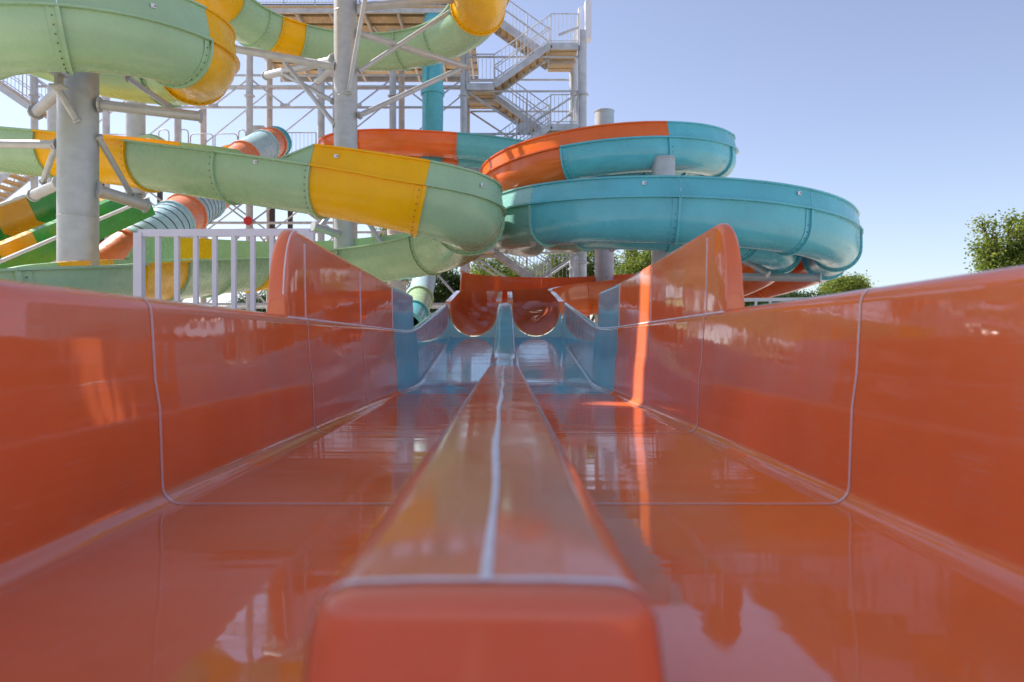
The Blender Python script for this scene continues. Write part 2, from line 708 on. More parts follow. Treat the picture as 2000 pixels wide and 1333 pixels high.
def flume(root, path, r, wall, cols, panels=(), bolt_step=0.11, flange=True):
    """cols: [(d0, d1, material)], panels: [(d0, d1, material, side, h0, h1)]"""
    wf = wall if callable(wall) else (lambda d: wall)
    bolts = MB()
    for d0, d1, mat in cols:
        sweep(path, lambda d: prof_trough(r, wf(d)), d0 + 0.003, d1 - 0.003).build('trough_section', mat, root)
    joints = [(c[1], c[2]) for c in cols[:-1]]
    for d0, d1, mat, side, h0, h1 in panels:
        sweep(path, lambda d: side_loop(r, lerp(h0, h1, (d - d0) / max(0.01, d1 - d0)), side), d0 + 0.003, d1 - 0.003).build('side_panel', mat, root)
    if flange:
        for dj, mat in joints:
            wj = wf(dj)
            fb = sweep(path, prof_ring(r, wj, 0.0, 0.012), dj - 0.11, dj - 0.021, 0.2).build('joint_flange', mat, root)
            sweep(path, prof_ring(r, wj, 0.0, 0.05), dj - 0.02, dj + 0.02, 0.2).build('rib', mat, fb)
            p, T, S, U = path.frame(dj - 0.062)
            ln = math.pi * r
            n = int(ln / bolt_step)
            spots = [(math.pi * k / n, None) for k in range(n + 1)]
            for a, _ in spots:
                nrm = S * math.cos(a) - U * math.sin(a)
                c = p - U * wj + nrm * (r + 0.010)
                bolts.tube([c, c + nrm * 0.012], 0.0105, 6)
    if bolts.v:
        b = bolts.build('bolts', 'bolt', root, smooth=False)
        b['kind'] = 'stuff'


def auto_cols(d0, d1, mat, seg):
    n = max(1, round((d1 - d0) / seg))
    return [(lerp(d0, d1, k / n), lerp(d0, d1, (k + 1) / n), mat) for k in range(n)]


def offset_path(path, off, dz=0.0):
    pts = []
    for d in yslices(0, path.L, 0.12):
        p, T, S, U = path.frame(d)
        pts.append(p + S * off + Vector((0, 0, dz)))
    return Path(pts, False)


def arc(c, rad, a0, a1, z0, z1, n=10):
    """angle measured from the side facing the camera (-y), positive towards +x"""
    out = []
    for k in range(n + 1):
        t = k / n
        a = R(lerp(a0, a1, t))
        out.append((c[0] + rad * math.sin(a), c[1] - rad * math.cos(a), lerp(z0, z1, t)))
    return out


# --- lower blue loop, running round the right side and back into the racing slide
LB = (3.66, 16.65)
low = arc(LB, 3.05, -125, 70, 4.62, 3.90, 16)
low += [(6.68, 17.1, 3.74), (6.1, 18.25, 3.50), (4.9, 18.85, 3.33), (3.4, 18.9, 3.24), (2.0, 18.82, 3.10)]
low += arc((2.0, 16.8), 2.02, 200, 270, 3.05, 2.83, 5)
low += [(-0.02, 15.9, 2.74), (-0.02, 14.6, 2.56), (-0.02, YM + 0.045, 2.365)]
lowp = Path(low)
for off, lab, pside in ((0.575, 'outer lane of the twin blue spiral flume, turning orange before the racing slide', 1),
                        (-0.575, 'inner lane of the twin blue spiral flume, half hidden behind the outer lane', None)):
    q = offset_path(lowp, off)
    root = empty('spiral_flume', lab, 'water slide', 'twin lanes of the blue spiral flume')
    dO = q.near((6.6 + off, 16.25, 3.85))
    dM = q.near((2.0, 18.85 + off, 3.2))
    f0 = q.near((LB[0] + (3.05 + off) * math.sin(R(-52)), LB[1] - (3.05 + off) * math.cos(R(-52)), 4.3))
    f1 = q.near((LB[0] + (3.05 + off) * math.sin(R(-8)), LB[1] - (3.05 + off) * math.cos(R(-8)), 4.2))
    f2 = q.near((LB[0] + (3.05 + off) * math.sin(R(27)), LB[1] - (3.05 + off) * math.cos(R(27)), 4.1))
    f3 = q.near((LB[0] + (3.05 + off) * math.sin(R(66)), LB[1] - (3.05 + off) * math.cos(R(66)), 3.9))
    cols = [(0, f0, 'teal_out'), (f0, f1, 'blue_out'), (f1, f2, 'blue_out'), (f2, f3, 'blue_out'), (f3, dO, 'blue_out')] + \
        auto_cols(dO, dM, 'orange_out', 2.2) + auto_cols(dM, q.L, 'orange', 2.2)
    panels = []
    if pside:
        panels = [(a, b, m, pside, 0.36, 0.36) for a, b, m in cols[:5]]
        e0, e1 = q.near((4.6, 19.45, 3.4)), q.near((-0.605, 16.5, 2.8))
        for k in range(4):
            panels.append((lerp(e0, e1, k / 4), lerp(e0, e1, (k + 1) / 4), 'orange', pside, lerp(0.22, 0.46, k / 4), lerp(0.22, 0.46, (k + 1) / 4)))
    flume(root, q, 0.45, lambda d, L=q.L: 0.19 + 0.14 * min(1, max(0, (L - d) / 6.0)), cols, panels)

# --- upper orange and blue loop, coming from the far left
UB = (2.70, 19.8)
up = [(-4.2, 28.5, 9.0), (-5.3, 27.3, 8.85), (-5.65, 26.0, 8.72), (-5.25, 24.9, 8.62), (-4.2, 24.3, 8.54), (-2.6, 24.2, 8.46), (-0.5, 24.2, 8.3), (1.6, 24.0, 7.95), (3.8, 23.2, 7.5), (5.0, 21.8, 7.05)]
up += arc(UB, 2.42, 75, -100, 6.62, 5.82, 14) + [(0.6, 21.7, 5.62), (1.9, 22.6, 5.4)]
upp = Path(up)


def at_loop(q, c, rad, deg):
    return q.near((c[0] + rad * math.sin(R(deg)), c[1] - rad * math.cos(R(deg)), lerp(6.62, 5.82, (75 - deg) / 175)))


for off, lab in ((-0.56, 'outer lane of the upper orange and blue flume looping above the blue spiral'),
                 (0.56, 'inner lane of the upper orange and blue flume, seen from below')):
    q = offset_path(upp, off)
    root = empty('upper_flume', lab, 'water slide', 'twin lanes of the upper orange and blue flume')
    dB = q.near((-1.65, 24.2 + (-off if off < 0 else -off), 8.4))
    rad = 2.42 - off
    j1, j2, j3 = at_loop(q, UB, rad, 62), at_loop(q, UB, rad, 17), at_loop(q, UB, rad, -24)
    cols = auto_cols(0, dB, 'orange_out', 3.6) + auto_cols(dB, j1, 'blue_out', 3.0) + [(j1, j2, 'blue_out'), (j2, j3, 'blue_out')] + auto_cols(j3, q.L, 'orange_out', 2.8)
    panels = []
    if off < 0:
        nb = len(auto_cols(0, dB, 'x', 3.6))
        panels = [(a, b, m, 1, 0.30, 0.30) for a, b, m in cols[:nb]]
        panels += [(j1 - 2.5, j1, 'blue_out', -1, 0.3, 0.36), (j1, j2, 'blue_out', -1, 0.36, 0.36), (j2, j3, 'orange_out', -1, 0.36, 0.36)] + \
            [(a, b, m, -1, 0.36, 0.36) for a, b, m in auto_cols(j3, q.L, 'orange_out', 2.8)]
    flume(root, q, 0.46, 0.24, cols, panels)

# --- mint and yellow flume: across the picture, round the turn and back behind to the left
mint = [P(-330, 236, 15.6), P(-150, 250, 15.2), P(0, 263, 14.8), P(153, 276, 14.4), P(300, 292, 13.8), P(440, 310, 13.3), P(620, 336, 12.95), P(730, 355, 12.8), P(830, 376, 12.75), P(885, 393, 13.0),
        P(915, 412, 13.7), P(900, 440, 14.9), P(860, 462, 15.9), P(775, 482, 16.6), P(690, 493, 17.4), P(600, 500, 17.9), P(500, 504, 17.2), P(400, 506, 15.2), P(300, 508, 12.9), P(190, 514, 10.8), P(60, 525, 9.5), P(-160, 545, 8.7), P(-500, 570, 8.2)]
mp = Path(mint)
# columns of the picture -> arc length, first and second passage
half = mp.near(P(915, 412, 13.7))


def at_px(px, second=False):
    best, bd = 1e9, 0
    for i, p in enumerate(mp.p):
        if (mp.d[i] > half) != second:
            continue
        e = abs(CX + F * p.x / p.y - px)
        if e < best:
            best, bd = e, mp.d[i]
    return bd


root = empty('mint_flume', 'open mint green flume with yellow sections winding between the steel columns', 'water slide')
a80, a268, a440, a615, a838 = at_px(121), at_px(302), at_px(462), at_px(631), at_px(829)
b840, b700, b520, b470, b400 = at_px(840, True), at_px(700, True), at_px(520, True), at_px(480, True), at_px(400, True)
b290, b195, b0 = at_px(296, True), at_px(196, True), at_px(0, True)
cols = [(0, a80, 'mint_out'), (a80, a268, 'yellow_out'), (a268, a440, 'mint_out'), (a440, a615, 'mint_out'), (a615, a838, 'yellow_out'),
        (a838, half + 0.25, 'mint_out'), (half + 0.25, b840, 'mint_out'), (b840, b700, 'mint_out'), (b700, b520, 'mint_out'), (b520, b470, 'yellow_out'), (b470, b400, 'mint_out'),
        (b400, b290, 'mint_out'), (b290, b195, 'yellow_out'), (b195, b0, 'mint_out'), (b0, mp.L, 'mint_out')]
pan = [(0, a80, 'mint_out', -1, 0.3, 0.3), (a80, a268, 'yellow_out', -1, 0.3, 0.3), (a268, at_px(420), 'mint_out', -1, 0.3, 0.3), (at_px(420), at_px(480), 'mint_out', -1, 0.3, 0.05),
       (at_px(570), a615, 'mint_out', 1, 0.02, 0.36), (a615, a838, 'yellow_out', 1, 0.36, 0.42), (a838, half + 0.25, 'mint_out', 1, 0.42, 0.42),
       (half + 0.25, b840, 'mint_out', 1, 0.42, 0.42), (b840, b700, 'mint_out', 1, 0.42, 0.44), (b700, at_px(470, True), 'mint_out', 1, 0.44, 0.46), (at_px(470, True), at_px(400, True), 'yellow_out', 1, 0.46, 0.46),
       (at_px(400, True), at_px(345, True), 'mint_out', 1, 0.46, 0.44), (at_px(345, True), at_px(318, True), 'mint_out', 1, 0.44, 0.03)]
flume(root, mp, 0.66, 0.12, cols, pan)

# --- mint flume looping round the left column
CA = (-7.16, 12.0)
loopA = Path([(-16.0, 10.9, 5.45), (-12.5, 10.45, 5.75), (-10.0, 10.2, 5.93)] + arc(CA, 1.85, -18, 250, 6.0, 7.27, 28))
root = empty('mint_loop_flume', 'mint green flume with a yellow bend looping round the thick left column', 'water slide')


def dA(deg):
    return loopA.near((CA[0] + 1.85 * math.sin(R(deg)), CA[1] - 1.85 * math.cos(R(deg)), lerp(6.0, 7.27, (deg + 18) / 268)))


cols = [(0, 3.4, 'mint_out'), (3.4, dA(24), 'mint_out'), (dA(24), dA(80), 'mint_out'), (dA(80), dA(130), 'yellow_out'), (dA(130), dA(160), 'mint_out'), (dA(160), dA(205), 'mint_out'), (dA(205), loopA.L, 'mint_out')]
flume(root, loopA, 0.63, 0.03, cols, [(a, b, m, 1, 0.5, 0.5) for a, b, m in cols])

# --- high flume looping round the tall middle column, seen from below
CB = (-4.09, 18.3)
loopB = Path(arc(CB, 3.45, 40, 320, 10.62, 10.75, 32))
root = empty('high_mint_flume', 'high mint green flume with yellow ends curving round the tall middle column', 'water slide')


def dB_(deg):
    return loopB.L * (deg - 40) / 280


cols = [(0, dB_(104), 'yellow_out'), (dB_(104), dB_(141), 'mint_out'), (dB_(141), dB_(163), 'mint_out'), (dB_(163), dB_(190), 'mint_out'), (dB_(190), dB_(216), 'mint_out'), (dB_(216), dB_(231), 'yellow_out'),
        (dB_(231), dB_(240), 'mint_out'), (dB_(240), dB_(262), 'mint_out'), (dB_(262), loopB.L, 'yellow_out')]
flume(root, loopB, 0.70, 0.1, cols, [(a, b, m, 1, 0.3, 0.3) for a, b, m in cols])


def tag_plate(root, path, d, r, side, h, size=0.075):
    p, T_, S, U = path.frame(d)
    c = p + S * side * (r - 0.005 + 0.022) + U * h
    mb = MB().box(c, (size, 0.016, size * 0.8), Matrix((T_, S * side, U)).transposed())
    mb.build('tag_plate', 'white', root, smooth=False)
    MB().box(c + S * side * 0.01 + T_ * 0.02, (size * 0.3, 0.004, size * 0.3), Matrix((T_, S * side, U)).transposed()).build('rivet', 'bolt', root, smooth=False)


for o_ in list(bpy.data.objects):
    if o_.name == 'mint_flume':
        tag_plate(o_, mp, at_px(540), 0.66, 1, -0.10)
        tag_plate(o_, mp, at_px(686), 0.66, 1, 0.2)
        tag_plate(o_, mp, at_px(880), 0.66, 1, 0.2)
    if o_.name == 'mint_loop_flume':
        tag_plate(o_, loopA, dA(52), 0.63, 1, 0.2)
    if o_.name == 'spiral_flume':
        qq = offset_path(lowp, 0.575)
        for dg in (-18, 24):
            tag_plate(o_, qq, qq.near((LB[0] + 3.62 * math.sin(R(dg)), LB[1] - 3.62 * math.cos(R(dg)), 4.2)), 0.45, 1, 0.22)

# ---------------------------------------------------------------- steel columns with arms
def column(name, label, x, y, r, ztop, mat='galv', n=32):
    root = empty(name, label, 'column', 'steel columns carrying the flumes')
    MB().tube([(x, y, 0), (x, y, ztop)], r, n).build('shaft', mat, root)
    for zz in yslices(1.3, ztop - 0.4, 2.4)[1:-1]:
        MB().tube([(x, y, zz - 0.014), (x, y, zz - 0.006), (x, y, zz + 0.006), (x, y, zz + 0.014)], [r + 0.0005, r + 0.006, r + 0.006, r + 0.0005], n).build('weld_ring', mat, root)
    MB().tube([(x, y, 0), (x, y, 0.04)], r + 0.2, n).build('base_plate', mat, root)
    MB().tube([(x, y, ztop), (x, y, ztop + 0.03), (x, y, ztop + 0.05)], [r + 0.012, r + 0.012, r * 0.2], n).build('cap', mat, root)
    return root


def arm(root, a, b, r=0.09, name='arm', mat='galv', plate=True):
    a, b = Vector(a), Vector(b)
    o = MB().tube([a, b], r, 14).build(name, mat, root)
    if plate:
        t = (b - a).normalized()
        mb = MB()
        mb.tube([a - t * 0.02, a + t * 0.02], r * 1.5, 10)
        mb.tube([b - t * 0.02, b + t * 0.015], r * 1.3, 10)
        mb.build('end_plate', mat, o)
    return o


def saddle(root, p, h=0.28, mat='galv'):
    p = Vector(p)
    MB().box(p + Vector((0, 0, h / 2)), (0.05, 0.16, h)).box(p + Vector((0, 0, h)), (0.18, 0.2, 0.02)).box(p + Vector((0, 0, 0.02)), (0.2, 0.2, 0.03)).build('saddle', mat, root, smooth=False)


# left column
A = column('support_column', 'thick galvanised column in front of the green and yellow racer', CA[0], CA[1], 0.31, 6.5)
arm(A, P(112, 172, 11.4), P(150, 236, 11.72), 0.055, 'brace')
arm(A, P(70, 220, 12.6), P(122, 172, 11.9), 0.09)
arm(A, P(195, 205, 12.0), P(392, 228, 12.3), 0.085)
arm(A, P(250, 153, 12.6), P(330, 208, 12.5), 0.05, 'brace')
arm(A, P(190, 372, 12.0), P(285, 402, 12.7), 0.10)
arm(A, P(192, 268, 12.0), P(259, 386, 12.75), 0.05, 'brace')
arm(A, P(118, 358, 12.2), P(66, 382, 12.9), 0.09)
arm(A, P(112, 283, 12.0), P(-20, 281, 12.3), 0.07)
arm(A, P(108, 288, 12.0), P(84, 356, 12.6), 0.05, 'brace')
saddle(A, P(115, 172, 11.2), 0.2)
saddle(A, P(270, 396, 12.7), 0.15)

# middle column
B = column('support_column', 'tall galvanised column rising out of the picture behind the yellow flume section', CB[0], CB[1], 0.295, 12.6)
arm(B, P(655, 131, 18.2), P(458, 96, 18.6), 0.095)
arm(B, P(655, 245, 18.2), P(548, 112, 19.2), 0.06, 'brace')
arm(B, P(650, 198, 18.3), P(556, 146, 20.6), 0.06, 'brace')
arm(B, P(652, 118, 18.3), P(520, 148, 21.8), 0.11)
arm(B, P(652, 128, 18.3), P(620, 160, 21.5), 0.09)
arm(B, P(702, 66, 18.2), P(914, 132, 19.8), 0.085)
arm(B, P(702, 139, 18.2), P(905, 6, 19.4), 0.055, 'brace')
arm(B, P(702, 226, 18.2), P(900, 134, 20.2), 0.07, 'brace')
arm(B, P(704, 14, 18.2), P(905, -4, 18.6), 0.11)
arm(B, P(716, -20, 17.6), P(681, 178, 17.95), 0.055, 'brace')
arm(B, P(698, 494, 18.2), P(930, 502, 15.6), 0.075)
arm(B, P(700, 402, 18.2), P(790, 552, 16.9), 0.06, 'brace')
arm(B, P(700, 380, 18.2), P(885, 492, 15.9), 0.06, 'brace')
arm(B, P(662, 458, 18.1), P(612, 442, 17.6), 0.10)
arm(B, P(650, 412, 18.1), P(622, 448, 17.8), 0.06, 'brace')
MB().box(P(681, 180, 17.97), (0.14, 0.06, 0.12)).build('bracket', 'galv', B, smooth=False)

# column inside the lower blue loop
C1 = column('support_column', 'grey column top poking up between the two blue loops', LB[0] + 0.0, LB[1], 0.27, 1.6 + (670 - 312) / F * 16.65)
arm(C1, P(1290, 466, 16.3), P(1042, 470, 14.4), 0.10)
arm(C1, P(1195, 484, 16.6), P(1275, 472, 15.0), 0.07)
arm(C1, P(1300, 470, 16.3), P(1345, 505, 15.0), 0.10)
arm(C1, P(1300, 540, 16.4), P(1602, 543, 14.9), 0.085)
arm(C1, P(1330, 440, 16.4), P(1500, 536, 15.0), 0.06, 'brace')
C2 = column('support_column', 'grey column standing inside the upper orange and blue loop', UB[0] + 0.02, UB[1], 0.265, 1.6 + (670 - 220) / F * 19.8)
for a in (-60, -10, 40):
    arm(C2, (UB[0] + 0.2 * math.sin(R(a)), UB[1] - 0.2 * math.cos(R(a)), 5.0), (UB[0] + 2.9 * math.sin(R(a)), UB[1] - 2.9 * math.cos(R(a)), 5.35), 0.07)
# further columns behind
column('support_column', 'broad grey column behind the mint flume, second from the left', (265 - CX) / F * 24.0, 24.0, 0.30, 10.6)
column('support_column', 'dark narrow post beside the thick left column', (197 - CX) / F * 22.0, 22.0, 0.10, 7.4, 'dark_steel', 16)
column('support_column', 'grey column showing above the mint flume beside the thick left column', (112 - CX) / F * 21.0, 21.0, 0.26, 9.0)
column('support_column', 'broad shaded column behind the turn of the mint flume', (775 - CX) / F * 22.6, 22.6, 0.30, 7.2, 'tan_steel')

# ---------------------------------------------------------------- steel tower with stairs
T = empty('slide_tower', 'tall grey steel stair tower with timber landings and railings', 'tower')
XT = [-17.1, -14.5, -11.9, -9.3, -6.7, -4.1, -1.53]
Y0, Y1 = 26.0, 28.2
ZD = 13.25


def tw_tube(a, b, r, name='brace', mat='steel', n=8):
    return MB().tube([a, b], r, n).build(name, mat, T)


for i, x in enumerate(XT):
    for y in (Y0, Y1):
        zt = ZD - 0.28 if x > -10 else 12.2
        m = 'steel' if y == Y0 else 'tan_steel'
        c = MB().tube([(x, y, 0), (x, y, zt)], 0.125 if y == Y0 else 0.12, 16).build('column', m, T)
        for zc in (4.5, 10.55 if y == Y0 else 9.3):
            MB().tube([(x, y, zc - 0.05), (x, y, zc - 0.02), (x, y, zc + 0.02), (x, y, zc + 0.05)], [0.13, 0.19, 0.19, 0.13], 16).build('splice_collar', m, c)
for x, y in ((2.77, Y0), (2.66, Y1), (-1.53, Y1 + 0.02)):
    if x > 0:
        c = MB().tube([(x, y, 0), (x, y, 12.9)], 0.16, 18).build('column', 'steel', T)
        for zc in (4.5, 10.6):
            MB().tube([(x, y, zc - 0.05), (x, y, zc - 0.02), (x, y, zc + 0.02), (x, y, zc + 0.05)], [0.165, 0.23, 0.23, 0.165], 18).build('splice_collar', 'steel', c)
MB().box((2.98, Y0 + 0.1, 13.3), (0.22, 0.5, 1.4)).box((2.72, Y0 + 0.35, 13.1), (0.12, 0.25, 1.6)).build('panel', 'white', T, smooth=False)

# horizontal chords and diagonals between the columns
for y, dz in ((Y0, 0.0), (Y1, 0.35)):
    for z in ((11.3, 10.9, 10.14) if y == Y0 else (11.6,)):
        tw_tube((XT[0], y, z), (XT[-1], y, z), 0.045, 'chord')
    for z in (5.95, 3.0, 8.0):
        tw_tube((XT[0], y, z), (XT[-1], y, z), 0.05, 'chord')
    for i in range(len(XT) - 1):
        x0, x1 = XT[i], XT[i + 1]
        xm = (x0 + x1) / 2
        if y == Y0:
            tw_tube((x0, y, 11.2), (xm, y, 10.2), 0.032)
            tw_tube((x1, y, 11.2), (xm, y, 10.2), 0.032)
            MB().box((xm, y - 0.03, 10.2), (0.35, 0.02, 0.14)).build('gusset', 'steel', T, smooth=False)
        else:
            tw_tube((x0, y, 9.4), (x1, y, 11.5), 0.03)
        for z0, z1 in ((3.0, 5.9), (5.95, 7.9)):
            tw_tube((x0, y + 0.05, z0), (x1, y + 0.05, z1), 0.035)
            tw_tube((x1, y - 0.05, z0), (x0, y - 0.05, z1), 0.035)
        if i == 3:
            MB().tube([(xm, y - 0.1, 4.45), (xm, y - 0.06, 4.45)], 0.2, 14).build('gusset', 'steel', T)
        if i in (1, 3):
            MB().bar((xm - 0.6, y + 0.4, 0), (xm - 0.6, y + 0.4, 7.9), 0.18, 0.12).build('post', 'dark_steel', T, smooth=False)
MB().tube([(XT[3], Y0 - 0.16, 6.0), (XT[3], Y0 - 0.13, 6.0)], 0.16, 14).build('red_disc', 'red', T)

# upper deck: boards, joists, edge beam and railing
n = 0
xd0, xd1 = -9.9, -1.2
yb = Y0 - 0.9
bw = 0.72
plank_me = None
while yb < 31.4:
    if plank_me is None:
        o = MB().box((0, 0, 0), (xd1 - xd0, bw - 0.2, 0.06)).build('deck_board', 'plank', T, smooth=False)
        plank_me = o.data
        o.location = ((xd0 + xd1) / 2, yb, ZD)
    else:
        share('deck_board', plank_me, T, ((xd0 + xd1) / 2, yb, ZD))
    yb += bw
MB().box(((xd0 + xd1) / 2, 28.2, ZD + 0.12), (xd1 - xd0, 6.5, 0.05)).build('deck_plate', 'dark_steel', T, smooth=False)
for x in yslices(xd0 + 0.2, xd1 - 0.2, 1.3):
    MB().bar((x, Y0 - 1.0, ZD - 0.12), (x, 31.4, ZD - 0.12), 0.07, 0.16).build('joist', 'tan_steel', T, smooth=False)
MB().bar((xd0, Y0 - 1.1, ZD - 0.06), (xd1, Y0 - 1.1, ZD - 0.06), 0.06, 0.26).build('edge_beam', 'steel', T, smooth=False)
MB().bar((xd0, 31.5, ZD - 0.06), (xd1, 31.5, ZD - 0.06), 0.06, 0.26).build('edge_beam', 'steel', T, smooth=False)
for i in range(len(XT) - 4):
    x0, x1 = XT[i + 3], XT[i + 4]
    tw_tube((x0, Y0, ZD - 1.0), (x0 + 0.7, Y0, ZD - 0.2), 0.035)
    tw_tube((x1, Y0, ZD - 1.0), (x1 - 0.7, Y0, ZD - 0.2), 0.035)


def tower_rail(a, b, h=1.05, step=0.12, parent=None, name='railing'):
    a, b = Vector(a), Vector(b)
    up = Vector((0, 0, 1))
    sub = parent is not None
    o = MB().tube([a + up * h, b + up * h], 0.022, 6).build(name, 'steel', parent or T)
    q = parent if sub else o
    MB().tube([a + up * 0.1, b + up * 0.1], 0.018, 6).build('bottom_rail', 'steel', q)
    L = (b - a).length
    n = max(1, int(L / step))
    bal = MB()
    for k in range(n + 1):
        p = a.lerp(b, k / n)
        post = k % 9 == 0 or k == n
        bal.tube([p + up * (0.0 if post else 0.1), p + up * h], 0.024 if post else 0.009, 5, False)
    bb = bal.build('baluster', 'steel', q)
    bb['kind'] = 'stuff'
    return o


tower_rail((xd0, Y0 - 1.1, ZD + 0.07), (xd1, Y0 - 1.1, ZD + 0.07))
# middle platform
ZP = 8.05
o = MB().box(((XT[1] + XT[4]) / 2 + 0.05, 27.3, ZP), (XT[4] - XT[1] + 0.9, 2.9, 0.16)).build('platform', 'tan_steel', T, smooth=False)
tower_rail((XT[3] + 1.3, Y0 - 0.15, ZP + 0.08), (XT[4] - 0.15, Y0 - 0.15, ZP + 0.08), 1.05, 0.13)
tower_rail((XT[1] - 0.3, Y0 - 0.1, ZP + 0.08), (XT[1] + 1.3, Y0 - 0.1, ZP + 0.08), 1.0, 0.13)
for x0, x1 in ((310, 330), (350, 368), (372, 416), (420, 464), (466, 480)):
    a, b = P(x0, 300, 25.9), P(x1, 300, 25.9)
    a.z = b.z = ZP + 0.05
    h = 1.05 if x1 - x0 > 30 else 1.2
    MB().tube([a, a + Vector((0, 0, h - 0.12)), a + Vector((0.04, 0, h - 0.03)), a + Vector((0.12, 0, h)), b + Vector((-0.12, 0, h)), b + Vector((-0.04, 0, h - 0.03)), b + Vector((0, 0, h - 0.12)), b], 0.022, 7).build('hoop_rail', 'steel', T)
MB().box(P(499, 268, 26.6), (0.65, 0.2, 0.8)).build('panel', 'tan_steel', T, smooth=False)

# stairs: zig-zag flights between x = -1.3 and 2.6
XL, XR = -1.42, 2.62
xl, xr = -0.42, 1.62          # ends of the flights
RISE = 1.46
z = 12.4
lv = []
tread_me = None
side = 1                      # landing on the right first (top)
levels = []
k = 0
while z > 0.3:
    levels.append((z, 1 if k % 2 == 0 else -1))
    z -= RISE
    k += 1
YF, YBk = 26.35, 27.55        # front and back lane
for (z, sd) in levels:
    x0, x1 = (xr, XR) if sd > 0 else (XL, xl)
    land = MB().box(((x0 + x1) / 2, 27.0, z - 0.06), (x1 - x0, 2.3, 0.10)).build('landing', 'steel', T, smooth=False)
    for yy in yslices(25.98, 28.0, 0.42):
        share('landing_board', bpy.data.meshes.get('landing_board') or MB().box((0, 0, 0), (0.94, 0.30, 0.05)).build('landing_board', 'plank', land, smooth=False).data, land, ((x0 + x1) / 2, yy, z - 0.14))
    MB().bar((x0, 25.85, z - 0.1), (x1, 25.85, z - 0.1), 0.05, 0.24).build('landing_beam', 'steel', land, smooth=False)
    MB().bar((x0, 27.0, z - 0.24), (x1, 27.0, z - 0.24), 0.06, 0.14).build('landing_beam', 'tan_steel', land, smooth=False)
    tower_rail((x0, 25.88, z), (x1, 25.88, z), 1.08, 0.13)
    xe = XR if sd > 0 else XL
    tower_rail((xe, 25.95, z), (xe, 28.1, z), 1.08, 0.16)


def flight(xa, za, xb, zb, yc):
    fl = MB()
    for dy in (-0.5, 0.5):
        fl.bar((xa, yc + dy, za - 0.05), (xb, yc + dy, zb - 0.05), 0.05, 0.22)
    f = fl.build('stair_flight', 'steel', T, smooth=False)
    n = 8
    global tread_me
    for i in range(n):
        t = (i + 0.5) / n
        p = (lerp(xa, xb, t), yc, lerp(za, zb, t) - 0.02)
        if tread_me is None:
            o = MB().box((0, 0, 0), (0.26, 0.95, 0.05)).box((0.0, 0, -0.06), (0.04, 0.95, 0.1)).build('tread', 'plank', f, smooth=False)
            o.location = p
            tread_me = o.data
        else:
            share('tread', tread_me, f, p)
    for dy in (-0.5, 0.5):
        tower_rail((xa, yc + dy, za + 0.05), (xb, yc + dy, zb + 0.05), 1.0, 0.16, f)
        a, b = Vector((xa, yc + dy, za + 0.55)), Vector((xb, yc + dy, zb + 0.55))
        MB().tube([a, b], 0.016, 6).build('mid_rail', 'steel', f)


for i in range(len(levels) - 1):
    (z0, s0), (z1, s1) = levels[i], levels[i + 1]
    xa = xr if s0 > 0 else xl
    xb = xr if s1 > 0 else xl
    flight(xa, z0, xb, z1, YF if s0 > 0 else YBk)
flight(xl, levels[0][0] + RISE, xr, levels[0][0], YBk)
flight(-18.7, 11.3, -16.5, 9.8, 25.4)
flight(-18.9, 6.3, -17.0, 7.8, 25.4)
# bracing of the stair bay
for y in (Y0 - 0.02, Y1 + 0.05):
    for z0 in (2.2, 5.1, 8.0):
        tw_tube((-1.4, y, z0), (2.7, y, z0 + 2.7), 0.04)
        tw_tube((2.7, y, z0), (-1.4, y, z0 + 2.7), 0.04)
        tw_tube((-1.4, y, z0 + 0.05), (2.7, y, z0 + 0.05), 0.045, 'chord')
    for z0 in (10.75, 9.2, 12.0):
        tw_tube((-1.4, y + 0.1, z0), (2.7, y + 0.1, z0), 0.04, 'chord')
    MB().tube([(0.65, y - 0.06, 9.35), (0.65, y - 0.02, 9.35)], 0.24, 16).build('gusset', 'steel', T)
tw_tube((2.6, Y0 - 0.2, 12.95), (1.9, Y0 - 0.4, 12.6), 0.05)

# ---------------------------------------------------------------- more slides behind
def round_tube(root, pts, r, cols, rings=0.0, seg=20):
    q = Path(pts)

    def circ(rr):
        return [(rr * math.cos(2 * math.pi * k / seg), rr * math.sin(2 * math.pi * k / seg)) for k in range(seg)]
    for a, b, m in cols:
        mb = MB()
        rgs_o, rgs_i = [], []
        for d in yslices(a * q.L, b * q.L, 0.2):
            p, Tt, S, U = q.frame(d)
            rgs_o.append([p + S * s + U * u for s, u in circ(r)])
            rgs_i.append([p + S * s + U * u for s, u in circ(r - 0.04)])
        mb.loft(rgs_o + rgs_i[::-1] + rgs_o[:1], False)
        mb.build('tube_section', m, root)
        if rings:
            rb = MB()
            nn = int((b - a) * q.L / rings)
            if m == 'lightblue':
                for i in range(1, nn):
                    d = lerp(a, b, i / nn) * q.L
                    rr = []
                    for dd, ro in ((-0.012, r), (-0.012, r + 0.01), (0.012, r + 0.01), (0.012, r)):
                        p, Tt, S, U = q.frame(d + dd)
                        rr.append([p + S * s + U * u for s, u in circ(ro)])
                    rb.loft(rr, False)
                rb.build('band', 'rubber', root)
    for a, b, m in cols:
        for d in (a * q.L + 0.03, b * q.L - 0.03):
            rr = []
            for dd, ro in ((-0.03, r), (-0.03, r + 0.05), (0.03, r + 0.05), (0.03, r)):
                p, Tt, S, U = q.frame(d + dd)
                rr.append([p + S * s + U * u for s, u in circ(ro)])
            MB().loft(rr, False).build('joint_flange', m, root)


